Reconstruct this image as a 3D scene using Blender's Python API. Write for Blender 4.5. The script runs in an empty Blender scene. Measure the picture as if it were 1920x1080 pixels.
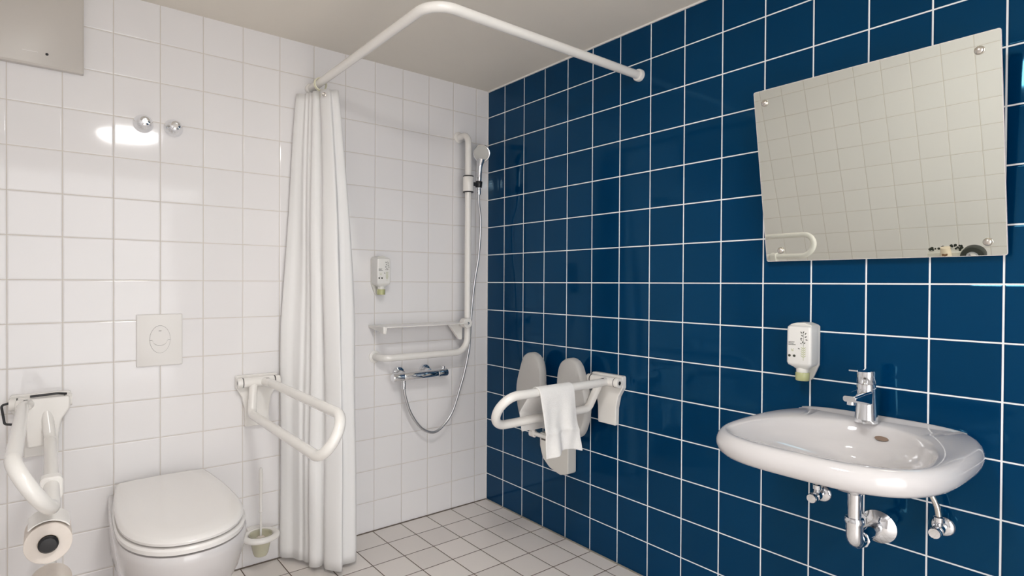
import bpy, bmesh, math, random
from mathutils import Vector, Matrix

random.seed(7)
SC = bpy.context.scene
COL = SC.collection
PI = math.pi
R = math.radians

# ------------------------------------------------------------------ camera, world, light, exposure
cam_d = bpy.data.cameras.new('camera')
cam = bpy.data.objects.new('camera', cam_d)
COL.objects.link(cam)
SC.camera = cam
cam_d.sensor_width = 36.0
cam_d.lens = 1064.317 / 1920.0 * 36.0
cam_d.shift_x = (960.0 - 885.92) / 1920.0
cam_d.shift_y = 0.0
cam_d.clip_start = 0.02
CF = Vector((0.60084642, 0.79931659, -0.00874996))
CR = Vector((0.79936361, -0.60082595, 0.00509896))
CU = Vector((0.00118152, 0.01005809, 0.99994872))
cam.matrix_world = Matrix(((CR.x, CU.x, -CF.x, -1.95918), (CR.y, CU.y, -CF.y, -2.46988),
                           (CR.z, CU.z, -CF.z, 1.19977), (0, 0, 0, 1)))

LAMP_STRENGTH = 62.0
WORLD_STRENGTH = 3.8        # added fill light, let in by the made-up opening behind the camera
world = bpy.data.worlds.new('world')
SC.world = world
world.use_nodes = True
world.node_tree.nodes['Background'].inputs[0].default_value = (1.0, 0.99, 0.985, 1)
world.node_tree.nodes['Background'].inputs[1].default_value = WORLD_STRENGTH

SC.view_settings.view_transform = 'Standard'
SC.view_settings.look = 'None'
SC.view_settings.gamma = 1.0
SC.view_settings.use_curve_mapping = False
SC.view_settings.exposure = 0.0
SC.cycles.use_denoising = True
SC.cycles.max_bounces = 10
SC.cycles.diffuse_bounces = 6
SC.cycles.glossy_bounces = 5
SC.cycles.sample_clamp_indirect = 6.0

# ------------------------------------------------------------------ measures
U = 0.1525            # tile pitch
A = 0.15139           # row pitch
FROW = -7.94984
H = 2.258             # room height
AW = 0.08184          # first vertical joint of the white wall
AB = 0.14334          # first vertical joint of the blue wall
ZOFF = -FROW * A      # height of joint row 0
XL, YF = -2.67, -3.35 # left wall, front wall


# ------------------------------------------------------------------ materials
def principled(name, col, rough=0.4, metal=0.0, coat=0.0, spec=0.5, trans=0.0, ior=1.5, sss=0.0):
    m = bpy.data.materials.new(name)
    m.use_nodes = True
    b = m.node_tree.nodes['Principled BSDF']
    b.inputs['Base Color'].default_value = (*col, 1)
    b.inputs['Roughness'].default_value = rough
    b.inputs['Metallic'].default_value = metal
    b.inputs['Coat Weight'].default_value = coat
    b.inputs['Coat Roughness'].default_value = 0.04
    b.inputs['Specular IOR Level'].default_value = spec
    b.inputs['Transmission Weight'].default_value = trans
    b.inputs['IOR'].default_value = ior
    if sss:
        b.inputs['Subsurface Weight'].default_value = sss
        b.inputs['Subsurface Radius'].default_value = (0.01, 0.01, 0.01)
        b.inputs['Subsurface Scale'].default_value = 0.5
    return m


def add_noise(m, scale, col_a, col_b, bump=0.0, bump_scale=None, dist=0.001):
    nt = m.node_tree
    b = nt.nodes['Principled BSDF']
    tc = nt.nodes.new('ShaderNodeTexCoord')
    n = nt.nodes.new('ShaderNodeTexNoise')
    n.inputs['Scale'].default_value = scale
    n.inputs['Detail'].default_value = 4
    nt.links.new(tc.outputs['Object'], n.inputs['Vector'])
    mx = nt.nodes.new('ShaderNodeMix')
    mx.data_type = 'RGBA'
    mx.inputs['A'].default_value = (*col_a, 1)
    mx.inputs['B'].default_value = (*col_b, 1)
    nt.links.new(n.outputs['Fac'], mx.inputs['Factor'])
    nt.links.new(mx.outputs['Result'], b.inputs['Base Color'])
    if bump:
        n2 = nt.nodes.new('ShaderNodeTexNoise')
        n2.inputs['Scale'].default_value = bump_scale or scale
        n2.inputs['Detail'].default_value = 5
        nt.links.new(tc.outputs['Object'], n2.inputs['Vector'])
        bp = nt.nodes.new('ShaderNodeBump')
        bp.inputs['Strength'].default_value = bump
        bp.inputs['Distance'].default_value = dist
        nt.links.new(n2.outputs['Fac'], bp.inputs['Height'])
        nt.links.new(bp.outputs['Normal'], b.inputs['Normal'])
    return m


def tile_mat(name, au, av, ou, ov, pu, pv, tile, grout, gw, rough, tilt=0.006, var=0.03, edge=0.004,
             depth=0.0010, tile2=None, wave=0.0, spec=0.5):
    """square tiles laid on a grid of world metres, with rounded edges, each tile set a hair out of true"""
    m = bpy.data.materials.new(name)
    m.use_nodes = True
    nt = m.node_tree
    N, L = nt.nodes, nt.links
    b = N['Principled BSDF']
    b.inputs['Specular IOR Level'].default_value = spec

    def math_(op, a, c=None, clamp=False):
        n = N.new('ShaderNodeMath')
        n.operation = op
        n.use_clamp = clamp
        for i, v in enumerate((a, c)):
            if v is None:
                continue
            if isinstance(v, (int, float)):
                n.inputs[i].default_value = v
            else:
                L.new(v, n.inputs[i])
        return n.outputs[0]

    tc = N.new('ShaderNodeTexCoord')
    sp = N.new('ShaderNodeSeparateXYZ')
    L.new(tc.outputs['Object'], sp.inputs[0])
    u = math_('DIVIDE', math_('SUBTRACT', sp.outputs['XYZ'.index(au)], ou), pu)
    v = math_('DIVIDE', math_('SUBTRACT', sp.outputs['XYZ'.index(av)], ov), pv)
    fu, fv = math_('FLOOR', u), math_('FLOOR', v)
    ru, rv = math_('SUBTRACT', u, fu), math_('SUBTRACT', v, fv)
    du = math_('MULTIPLY', math_('MINIMUM', ru, math_('SUBTRACT', 1.0, ru)), pu)
    dv = math_('MULTIPLY', math_('MINIMUM', rv, math_('SUBTRACT', 1.0, rv)), pv)
    d = math_('MINIMUM', du, dv)
    mr = N.new('ShaderNodeMapRange')
    mr.interpolation_type = 'SMOOTHSTEP'
    mr.inputs['From Min'].default_value = gw / 2 - 0.0003
    mr.inputs['From Max'].default_value = gw / 2 + 0.0003
    L.new(d, mr.inputs['Value'])
    mh = N.new('ShaderNodeMapRange')
    mh.interpolation_type = 'SMOOTHSTEP'
    mh.inputs['From Min'].default_value = gw / 2 - 0.001
    mh.inputs['From Max'].default_value = gw / 2 + edge
    L.new(d, mh.inputs['Value'])
    cb = N.new('ShaderNodeCombineXYZ')
    L.new(fu, cb.inputs[0])
    L.new(fv, cb.inputs[1])
    wn = N.new('ShaderNodeTexWhiteNoise')
    wn.noise_dimensions = '3D'
    L.new(cb.outputs[0], wn.inputs['Vector'])
    # colour
    nz = N.new('ShaderNodeTexNoise')
    nz.inputs['Scale'].default_value = 3.0
    nz.inputs['Detail'].default_value = 3
    L.new(tc.outputs['Object'], nz.inputs['Vector'])
    mixt = N.new('ShaderNodeMix')
    mixt.data_type = 'RGBA'
    mixt.inputs['A'].default_value = (*tile, 1)
    mixt.inputs['B'].default_value = (*(tile2 or tile), 1)
    L.new(nz.outputs['Fac'], mixt.inputs['Factor'])
    hsv = N.new('ShaderNodeHueSaturation')
    L.new(mixt.outputs['Result'], hsv.inputs['Color'])
    L.new(math_('ADD', math_('MULTIPLY', wn.outputs['Value'], var), 1.0 - var / 2), hsv.inputs['Value'])
    ng = N.new('ShaderNodeTexNoise')
    ng.inputs['Scale'].default_value = 14.0
    L.new(tc.outputs['Object'], ng.inputs['Vector'])
    mg = N.new('ShaderNodeMix')
    mg.data_type = 'RGBA'
    mg.inputs['A'].default_value = (*grout, 1)
    mg.inputs['B'].default_value = (*[c * 0.86 for c in grout], 1)
    L.new(ng.outputs['Fac'], mg.inputs['Factor'])
    mix = N.new('ShaderNodeMix')
    mix.data_type = 'RGBA'
    L.new(mr.outputs['Result'], mix.inputs['Factor'])
    L.new(mg.outputs['Result'], mix.inputs['A'])
    L.new(hsv.outputs['Color'], mix.inputs['B'])
    L.new(mix.outputs['Result'], b.inputs['Base Color'])
    rr = N.new('ShaderNodeMapRange')
    rr.inputs['To Min'].default_value = 0.75
    rr.inputs['To Max'].default_value = rough
    L.new(mr.outputs['Result'], rr.inputs['Value'])
    L.new(rr.outputs['Result'], b.inputs['Roughness'])
    # normal
    geo = N.new('ShaderNodeNewGeometry')
    vs = N.new('ShaderNodeVectorMath')
    vs.operation = 'SUBTRACT'
    L.new(wn.outputs['Color'], vs.inputs[0])
    vs.inputs[1].default_value = (0.5, 0.5, 0.5)
    vm = N.new('ShaderNodeVectorMath')
    vm.operation = 'SCALE'
    L.new(vs.outputs[0], vm.inputs[0])
    vm.inputs['Scale'].default_value = tilt * 2
    va = N.new('ShaderNodeVectorMath')
    va.operation = 'ADD'
    L.new(geo.outputs['Normal'], va.inputs[0])
    L.new(vm.outputs[0], va.inputs[1])
    vn = N.new('ShaderNodeVectorMath')
    vn.operation = 'NORMALIZE'
    L.new(va.outputs[0], vn.inputs[0])
    bp = N.new('ShaderNodeBump')
    bp.inputs['Strength'].default_value = 1.0
    bp.inputs['Distance'].default_value = depth
    height = mh.outputs['Result']
    if wave:
        nw = N.new('ShaderNodeTexNoise')
        nw.inputs['Scale'].default_value = 9.0
        nw.inputs['Detail'].default_value = 1
        L.new(tc.outputs['Object'], nw.inputs['Vector'])
        height = math_('ADD', height, math_('MULTIPLY', nw.outputs['Fac'], wave))
    L.new(height, bp.inputs['Height'])
    L.new(vn.outputs[0], bp.inputs['Normal'])
    L.new(bp.outputs['Normal'], b.inputs['Normal'])
    return m


WTILE, WTILE2, WGROUT = (0.825, 0.805, 0.81), (0.825, 0.815, 0.815), (0.70, 0.655, 0.60)
M = {}
M['white_x'] = tile_mat('white_tiles', 'X', 'Z', -AW, ZOFF, U, A, WTILE, WGROUT, 0.0030, 0.07, 0.004, 0.02, tile2=WTILE2, wave=0.10, spec=0.35)
M['white_y'] = tile_mat('white_tiles_side', 'Y', 'Z', -0.665, ZOFF, U, A, WTILE, WGROUT, 0.0030, 0.07, 0.004, 0.02, tile2=WTILE2, wave=0.10, spec=0.35)
M['blue'] = tile_mat('blue_tiles', 'Y', 'Z', -AB, ZOFF, U, A, (0.0001, 0.028, 0.090), (0.95, 0.96, 0.97), 0.0042, 0.05,
                     0.004, 0.12, tile2=(0.0001, 0.031, 0.097), wave=0.12, spec=0.42)
M['blue'].node_tree.nodes['Principled BSDF'].inputs['Specular Tint'].default_value = (0.22, 0.74, 1.0, 1)
M['floor'] = tile_mat('floor_tiles', 'X', 'Y', -AW - 0.0093, -AB - 0.0127, U, U, (0.78, 0.73, 0.70), (0.12, 0.085, 0.06),
                      0.0042, 0.32, 0.004, 0.10, tile2=(0.82, 0.77, 0.72), depth=0.0007)
M['ceiling'] = add_noise(principled('ceiling_paint', (0.66, 0.63, 0.58), 0.9), 6, (0.82, 0.77, 0.69), (0.79, 0.745, 0.67), 0.15, 60, 0.001)
M['joint_dark'] = add_noise(principled('dark_joint', (0.16, 0.13, 0.11), 0.8), 20, (0.20, 0.165, 0.135), (0.13, 0.105, 0.085))
M['joint_beige'] = add_noise(principled('beige_joint', (0.4, 0.37, 0.32), 0.8), 20, (0.42, 0.38, 0.32), (0.30, 0.27, 0.22))
M['joint_white'] = principled('white_joint', (0.82, 0.80, 0.77), 0.5)
M['nylon'] = principled('white_nylon', (0.84, 0.82, 0.785), 0.22, coat=0.25)
M['plastic'] = principled('white_plastic', (0.76, 0.745, 0.70), 0.35)
M['plate'] = principled('plate_plastic', (0.79, 0.77, 0.745), 0.35)
M['ceramic'] = principled('white_ceramic', (0.66, 0.64, 0.64), 0.08, coat=0.4)
M['seat_white'] = principled('seat_duroplast', (0.84, 0.82, 0.80), 0.14, coat=0.3)
M['chrome'] = principled('chrome', (0.86, 0.87, 0.89), 0.06, metal=1.0)
M['steel'] = principled('brushed_steel', (0.72, 0.68, 0.62), 0.2, metal=1.0)
M['black'] = principled('black_plastic', (0.012, 0.012, 0.014), 0.3)
M['grey_pad'] = add_noise(principled('grey_foam', (0.40, 0.39, 0.37), 0.55), 30, (0.50, 0.49, 0.475), (0.47, 0.46, 0.445), 0.1, 200)
M['mirror'] = principled('mirror_glass', (0.86, 0.875, 0.79), 0.0, metal=1.0)
M['mirror_edge'] = principled('mirror_edge', (0.80, 0.74, 0.74), 0.2)
M['mirror_back'] = principled('mirror_back', (0.01, 0.01, 0.012), 0.5)
M['paper'] = add_noise(principled('tissue', (0.80, 0.73, 0.66), 0.9), 60, (0.82, 0.75, 0.69), (0.77, 0.70, 0.63), 0.2, 150)
M['towel'] = add_noise(principled('terry_cloth', (0.86, 0.85, 0.83), 0.95), 80, (0.88, 0.87, 0.855), (0.82, 0.81, 0.79), 0.6, 260, 0.002)
M['olive_clear'] = principled('olive_clear_plastic', (0.66, 0.68, 0.36), 0.15, trans=0.35)
M['yellow_clear'] = principled('yellowed_plastic', (0.90, 0.88, 0.70), 0.2, trans=0.5)
M['ink_dark'] = principled('dark_ink', (0.04, 0.045, 0.03), 0.6)
M['ink_grey'] = principled('grey_ink', (0.12, 0.12, 0.11), 0.6)
M['ink_green'] = principled('green_ink', (0.42, 0.46, 0.20), 0.6)
M['gap'] = principled('gap_shadow', (0.12, 0.11, 0.10), 0.7)
M['panel'] = principled('panel_enamel', (0.60, 0.565, 0.525), 0.35)
M['brown'] = principled('brown_ink', (0.25, 0.12, 0.05), 0.6)
M['door'] = add_noise(principled('door_lacquer', (0.10, 0.10, 0.11), 0.35), 4, (0.10, 0.10, 0.11), (0.085, 0.085, 0.095))
M['cup'] = principled('cream_card', (0.84, 0.72, 0.56), 0.5)
M['leaf'] = principled('dark_leaf', (0.012, 0.018, 0.010), 0.45)

# curtain: thin cloth that lets some light through
mc = bpy.data.materials.new('curtain_cloth')
mc.use_nodes = True
nt = mc.node_tree
pb = nt.nodes['Principled BSDF']
pb.inputs['Base Color'].default_value = (0.96, 0.955, 0.95, 1)
pb.inputs['Roughness'].default_value = 0.75
tr = nt.nodes.new('ShaderNodeBsdfTranslucent')
tr.inputs['Color'].default_value = (0.98, 0.975, 0.97, 1)
ms = nt.nodes.new('ShaderNodeMixShader')
ms.inputs[0].default_value = 0.22
nt.links.new(pb.outputs[0], ms.inputs[1])
nt.links.new(tr.outputs[0], ms.inputs[2])
nt.links.new(ms.outputs[0], nt.nodes['Material Output'].inputs['Surface'])
tcn = nt.nodes.new('ShaderNodeTexCoord')
nn = nt.nodes.new('ShaderNodeTexNoise')
nn.inputs['Scale'].default_value = 14
nt.links.new(tcn.outputs['Object'], nn.inputs['Vector'])
bpn = nt.nodes.new('ShaderNodeBump')
bpn.inputs['Strength'].default_value = 0.25
bpn.inputs['Distance'].default_value = 0.004
nt.links.new(nn.outputs['Fac'], bpn.inputs['Height'])
nt.links.new(bpn.outputs['Normal'], pb.inputs['Normal'])
M['curtain'] = mc

ml = bpy.data.materials.new('lamp_glow')
ml.use_nodes = True
lb = ml.node_tree.nodes['Principled BSDF']
lb.inputs['Base Color'].default_value = (0.9, 0.9, 0.9, 1)
lb.inputs['Emission Color'].default_value = (1.0, 0.985, 0.965, 1)
lb.inputs['Emission Strength'].default_value = LAMP_STRENGTH
M['lamp'] = ml


# ------------------------------------------------------------------ mesh helpers
def link(name, bm, mat, parent=None, smooth=True, bevel=0.0, subsurf=0, angle=40):
    me = bpy.data.meshes.new(name)
    bmesh.ops.recalc_face_normals(bm, faces=bm.faces)
    bm.to_mesh(me)
    bm.free()
    me.materials.append(mat)
    o = bpy.data.objects.new(name, me)
    COL.objects.link(o)
    if parent is not None:
        o.parent = parent
    if smooth:
        for p in me.polygons:
            p.use_smooth = True
    if bevel:
        mb = o.modifiers.new('bevel', 'BEVEL')
        mb.width = bevel
        mb.segments = 3
        mb.limit_method = 'ANGLE'
        mb.angle_limit = R(35)
        mb.harden_normals = False
    if subsurf:
        ms_ = o.modifiers.new('sub', 'SUBSURF')
        ms_.levels = ms_.render_levels = subsurf
    if smooth and not subsurf:
        # sharp edges by angle
        bm2 = bmesh.new()
        bm2.from_mesh(me)
        for e in bm2.edges:
            if len(e.link_faces) == 2 and e.calc_face_angle(0) > R(angle):
                e.smooth = False
        bm2.to_mesh(me)
        bm2.free()
    return o


def tag(o, label, cat, group=None):
    o['label'] = label
    o['category'] = cat
    if group:
        o['group'] = group
    return o


def thing(name, label, cat, loc=(0, 0, 0), rz=0.0, group=None):
    o = bpy.data.objects.new(name, None)
    o.empty_display_size = 0.05
    COL.objects.link(o)
    o.location = loc
    o.rotation_euler = (0, 0, rz)
    return tag(o, label, cat, group)


def struct(o):
    o['kind'] = 'structure'
    return o


def box(bm, x0, x1, y0, y1, z0, z1, mtx=None):
    vs = [bm.verts.new((x, y, z)) for x in (x0, x1) for y in (y0, y1) for z in (z0, z1)]
    for f in ((0, 1, 3, 2), (4, 6, 7, 5), (0, 4, 5, 1), (2, 3, 7, 6), (0, 2, 6, 4), (1, 5, 7, 3)):
        bm.faces.new([vs[i] for i in f])
    if mtx is not None:
        for v in vs:
            v.co = mtx @ v.co
    return bm


def fillet(pts, r, n=8):
    """polyline with rounded corners"""
    pts = [Vector(p) for p in pts]
    out = [pts[0]]
    for i in range(1, len(pts) - 1):
        rr = r[i - 1] if isinstance(r, (list, tuple)) else r
        a, b, c = pts[i - 1], pts[i], pts[i + 1]
        d1, d2 = (a - b).normalized(), (c - b).normalized()
        ang = d1.angle(d2)
        if rr <= 0 or ang > PI - 0.01:
            out.append(b)
            continue
        t = rr / math.tan(ang / 2)
        cen = b + (d1 + d2).normalized() * (rr / math.sin(ang / 2))
        p1, p2 = b + d1 * t - cen, b + d2 * t - cen
        om = p1.angle(p2)
        for k in range(n + 1):
            s = k / n
            out.append(cen + (p1 * math.sin((1 - s) * om) + p2 * math.sin(s * om)) / math.sin(om))
    out.append(pts[-1])
    return out


def spline(pts, n=10):
    """Catmull-Rom through the points"""
    P = [Vector(p) for p in pts]
    P = [P[0] * 2 - P[1]] + P + [P[-1] * 2 - P[-2]]
    out = []
    for i in range(1, len(P) - 2):
        for k in range(n):
            t = k / n
            a, b, c, d = P[i - 1], P[i], P[i + 1], P[i + 2]
            out.append(0.5 * ((2 * b) + (c - a) * t + (2 * a - 5 * b + 4 * c - d) * t * t + (3 * b - a - 3 * c + d) * t ** 3))
    out.append(P[-2])
    return out


def tube(bm, path, r, seg=20, caps=True):
    path = [Vector(p) for p in path]
    q = [path[0]]
    for p in path[1:]:
        if (p - q[-1]).length > 1e-5:
            q.append(p)
    path = q
    T = []
    for i in range(len(path)):
        a = path[max(i - 1, 0)]
        b = path[min(i + 1, len(path) - 1)]
        T.append((b - a).normalized())
    up = Vector((0, 0, 1)) if abs(T[0].z) < 0.9 else Vector((1, 0, 0))
    n = (up - T[0] * up.dot(T[0])).normalized()
    rings = []
    for i, p in enumerate(path):
        if i:
            n = (n - T[i] * n.dot(T[i])).normalized()
        b = T[i].cross(n)
        rr = r(i / (len(path) - 1)) if callable(r) else r
        rings.append([bm.verts.new(p + (n * math.cos(2 * PI * k / seg) + b * math.sin(2 * PI * k / seg)) * rr) for k in range(seg)])
    for i in range(len(rings) - 1):
        for k in range(seg):
            bm.faces.new((rings[i][k], rings[i][(k + 1) % seg], rings[i + 1][(k + 1) % seg], rings[i + 1][k]))
    if caps:
        bm.faces.new(rings[0])
        bm.faces.new(rings[-1])
    return bm


def lathe(bm, prof, origin=(0, 0, 0), axis=(0, 0, 1), seg=40, cap0=True, cap1=True):
    """prof: list of (radius, height along the axis)"""
    ax = Vector(axis).normalized()
    q = Vector((0, 0, 1)).rotation_difference(ax)
    O = Vector(origin)
    rings = []
    for r_, h in prof:
        if r_ < 1e-6:
            rings.append([bm.verts.new(O + q @ Vector((0, 0, h)))])
        else:
            rings.append([bm.verts.new(O + q @ Vector((r_ * math.cos(2 * PI * k / seg), r_ * math.sin(2 * PI * k / seg), h))) for k in range(seg)])
    for a, b in zip(rings[:-1], rings[1:]):
        for k in range(seg):
            k2 = (k + 1) % seg
            if len(a) == 1 and len(b) == 1:
                continue
            if len(a) == 1:
                bm.faces.new((a[0], b[k2], b[k]))
            elif len(b) == 1:
                bm.faces.new((a[k], a[k2], b[0]))
            else:
                bm.faces.new((a[k], a[k2], b[k2], b[k]))
    if cap0 and len(rings[0]) > 1:
        bm.faces.new(rings[0][::-1])
    if cap1 and len(rings[-1]) > 1:
        bm.faces.new(rings[-1])
    return bm


def loft(bm, loops, cap0=True, cap1=True):
    rings = [[bm.verts.new(p) for p in lp] for lp in loops]
    n = len(rings[0])
    for a, b in zip(rings[:-1], rings[1:]):
        for k in range(n):
            bm.faces.new((a[k], a[(k + 1) % n], b[(k + 1) % n], b[k]))
    if cap0:
        bm.faces.new(rings[0][::-1])
    if cap1:
        bm.faces.new(rings[-1])
    return bm


def prism(bm, poly, y0, y1, plane='XZ'):
    """2D polygon extruded; plane XZ: extruded along y, XY: along z"""
    def P(a, b, c):
        return (a, c, b) if plane == 'XZ' else (a, b, c)
    return loft(bm, [[P(a, b, y0) for a, b in poly], [P(a, b, y1) for a, b in poly]])


def round_poly(pts, r, n=6):
    out = []
    N = len(pts)
    for i in range(N):
        a, b, c = [Vector((*pts[(i + k) % N], 0)) for k in (-1, 0, 1)]
        rr = r[i] if isinstance(r, (list, tuple)) else r
        if rr <= 0:
            out.append((b.x, b.y))
            continue
        d1, d2 = (a - b).normalized(), (c - b).normalized()
        ang = d1.angle(d2)
        t = min(rr / math.tan(ang / 2), (a - b).length * .49, (c - b).length * .49)
        p1, p2 = b + d1 * t, b + d2 * t
        for k in range(n + 1):
            s = k / n
            q = p1 * (1 - s) ** 2 + b * 2 * s * (1 - s) + p2 * s * s
            out.append((q.x, q.y))
    return out


def rrect(w, d, r, n=6, cx=0, cy=0):
    return [(x + cx, y + cy) for x, y in round_poly([(-w / 2, -d / 2), (w / 2, -d / 2), (w / 2, d / 2), (-w / 2, d / 2)], r, n)]


def copy_tree(o, parent=None):
    c = o.copy()
    COL.objects.link(c)
    c.parent = parent
    for ch in list(o.children):
        copy_tree(ch, c)
    return c


# ------------------------------------------------------------------ room shell
T = 0.12
bm = box(bmesh.new(), XL - T, T, YF - 1.8, T, -0.15, 0)
struct(link('floor', bm, M['floor'], smooth=False))
bm = box(bmesh.new(), XL - T, T, YF - T, T, H, H + 0.12)
struct(link('ceiling', bm, M['ceiling'], smooth=False))
bm = box(bmesh.new(), XL - T, T, 0, T, 0, H)
struct(link('wall_back', bm, M['white_x'], smooth=False))
bm = box(bmesh.new(), 0, T, YF - T, 0, 0, H)
struct(link('wall_right', bm, M['blue'], smooth=False))
bm = box(bmesh.new(), XL - T, XL, YF - T, 0, 0, H)
struct(link('wall_left', bm, M['white_y'], smooth=False))
# front wall behind the camera, with a door opening added to let fill light in
bm = bmesh.new()
box(bm, XL, -2.3, YF - T, YF, 0, H)
box(bm, -0.7, 0, YF - T, YF, 0, H)
box(bm, -2.3, -0.7, YF - T, YF, 2.1, H)
struct(link('wall_front', bm, M['white_x'], smooth=False))
bm = box(bmesh.new(), -0.74, -0.702, YF - T - 1.58, YF - T - 0.004, 0.004, 2.09)  # unseen leaf belonging to the added opening
struct(link('door_1', bm, M['door'], smooth=False, bevel=0.003))
# joints of the setting
bm = box(bmesh.new(), XL, -0.0005, -0.009, -0.0005, 0.0003, 0.0025)
struct(link('trim_1', bm, M['joint_dark'], smooth=False))
bm = box(bmesh.new(), -0.011, -0.0005, YF, -0.009, 0.0003, 0.0022)
struct(link('trim_2', bm, M['joint_beige'], smooth=False))
bm = box(bmesh.new(), -0.0035, -0.0003, -0.0045, -0.0003, 0.003, H - 0.001)
struct(link('trim_3', bm, M['joint_white'], smooth=False))
bm = box(bmesh.new(), -0.006, -0.0003, YF, -0.004, H - 0.007, H - 0.0003)
struct(link('trim_4', bm, M['joint_white'], smooth=False))

# ------------------------------------------------------------------ ceiling lamp
lamp = thing('ceiling_lamp', 'round flat white ceiling lamp, glowing, above the middle of the room', 'lamp', (-1.52, -1.87, H))
bm = bmesh.new()
lathe(bm, [(0.130, -0.001), (0.134, -0.006), (0.136, -0.060), (0.172, -0.078), (0.174, -0.092), (0.168, -0.092), (0.166, -0.080)], seg=64, cap0=False, cap1=False)
lathe(bm, [(0.0, -0.001), (0.130, -0.001)], seg=64)
link('lamp_base', bm, M['plastic'], lamp)
bm = bmesh.new()
lathe(bm, [(0.165, -0.082), (0.165, -0.096), (0.155, -0.112), (0.130, -0.124), (0.08, -0.132), (0.0, -0.135)], seg=64)
link('lamp_shade', bm, M['lamp'], lamp)

# ------------------------------------------------------------------ access panel high on the wall
pan = thing('wall_panel', 'flat off-white enamelled metal cover panel high on the tiled wall at the left edge', 'panel', (-2.12, 0, 1.934))
bm = bmesh.new()
poly = rrect(0.54, 0.300, 0.004, 3, 0, 0.150)
poly2 = rrect(0.528, 0.288, 0.004, 3, 0, 0.150)
loft(bm, [[(a, -0.0005, b) for a, b in poly], [(a, -0.022, b) for a, b in poly], [(a, -0.0265, b) for a, b in poly2]])
link('panel_front', bm, M['panel'], pan, bevel=0.001)
bm = lathe(bmesh.new(), [(0.0045, -0.0005), (0.0045, 0.0010), (0.0, 0.0014)], (0.165, -0.0268, 0.043), (0, -1, 0), 16)
link('lock_hole', bm, M['black'], pan)
bm = box(bmesh.new(), 0.098, 0.140, -0.0271, -0.0266, 0.0435, 0.0452)
link('finger_slot', bm, M['plate'], pan, smooth=False)


# ------------------------------------------------------------------ wall valves over the toilet
def valve(x, z, label):
    t = thing('wall_valve', label, 'valve', (x, 0, z), group='chrome shut-off valves above the toilet')
    bm = lathe(bmesh.new(), [(0.0325, 0.0004), (0.034, 0.004), (0.033, 0.008), (0.022, 0.022), (0.0165, 0.030), (0.0, 0.030)], (0, 0, 0), (0, -1, 0), 40)
    link('rosette', bm, M['chrome'], t)
    bm = lathe(bmesh.new(), [(0.0135, 0.0302), (0.0175, 0.034), (0.0190, 0.042), (0.0165, 0.052), (0.009, 0.055), (0.009, 0.0535), (0.0, 0.0535)], (0, 0, 0), (0, -1, 0), 32)
    link('valve_handle', bm, M['chrome'], t)
    return t


valve(-1.664, 1.795, 'left one of the two chrome domed wall valves, touching the bright lamp reflection')
valve(-1.562, 1.795, 'right one of the two chrome domed wall valves, high above the flush plate')

# ------------------------------------------------------------------ flush plate
fp = thing('flush_plate', 'white plastic flush plate with oval double button on tiles above the toilet', 'flush plate', (-1.609, 0, 0.876))
bm = bmesh.new()
w, h = 0.157, 0.198
loft(bm, [[(a, -0.0005, b) for a, b in rrect(w, h, 0.004, 4, 0, h / 2)], [(a, -0.008, b) for a, b in rrect(w, h, 0.004, 4, 0, h / 2)],
          [(a, -0.0105, b) for a, b in rrect(w - 0.006, h - 0.006, 0.004, 4, 0, h / 2)]])
link('plate', bm, M['plate'], fp, bevel=0.0008)
OX, OZ, OA, OB = 0.0, 0.102, 0.0345, 0.052
bm = bmesh.new()
lathe(bm, [(1.0, 0.0), (1.0, 0.0004)], (0, 0, 0), (0, 0, 1), 64)
for v in bm.verts:
    v.co = Vector((OX + v.co.x * (OA + 0.0008), -0.0105 - v.co.z, OZ + v.co.y * (OB + 0.0008)))
link('button_gap', bm, M['gap'], fp, smooth=False)
# big button: ellipse above the sagging arc, small button: the crescent below


def arc_z(x):
    t = min(abs(x) / (OA * 0.72), 1.0)
    return OZ - 0.003 - 0.021 * math.sqrt(max(0.0, 1 - t * t))


NX = 28
xs = [OA * math.sin(-PI / 2 + PI * k / NX) for k in range(NX + 1)]


def ell(x):
    return OB * math.sqrt(max(0.0, 1 - (x / OA) ** 2))


big = [(x, OZ + ell(x)) for x in xs] + [(x, max(arc_z(x), OZ - ell(x)) + 0.0005) for x in reversed(xs[1:-1])]
small = [(x, OZ - ell(x)) for x in xs[1:-1]] + [(x, max(arc_z(x) - 0.0006, OZ - ell(x) + 0.0001)) for x in reversed(xs[1:-1])]
for nm, poly in (('large_button', big), ('small_button', small)):
    bm = bmesh.new()
    prism(bm, poly, -0.0106, -0.0128)
    link(nm, bm, M['plate'], fp)
bm = box(bmesh.new(), -0.0045, 0.0045, -0.01305, -0.0127, 0.133, 0.1348)
link('printed_mark', bm, M['ink_grey'], fp, smooth=False)

# ------------------------------------------------------------------ toilet
TX = -1.605


def d_outline(half, y_back, y_front, n=64, back_half=None, exp=2.25, z=0.0, cx=0.0):
    """D shape: straight sides to the wall, half ellipse in front (towards -y)"""
    ys = y_front + 0.27                       # where the ellipse starts
    bh = back_half if back_half else half
    pts = []
    for k in range(n + 1):
        a = -PI / 2 + PI * k / n              # -90..90
        ca, sa = math.cos(a), math.sin(a)
        x = half * math.copysign(abs(sa) ** (2 / exp), sa)
        y = ys - (ys - y_front) * abs(ca) ** (2 / exp)
        pts.append((x + cx, y, z))
    m = 6
    for k in range(1, m + 1):
        s = k / m
        pts.append((half + (bh - half) * s * s + cx, ys + (y_back - ys) * s, z))
    for k in range(1, 8):
        s = k / 8
        pts.append((bh - 2 * bh * s + cx, y_back, z))
    for k in range(m, 0, -1):
        s = k / m
        pts.append((-(half + (bh - half) * s * s) + cx, ys + (y_back - ys) * s, z))
    return pts


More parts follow.
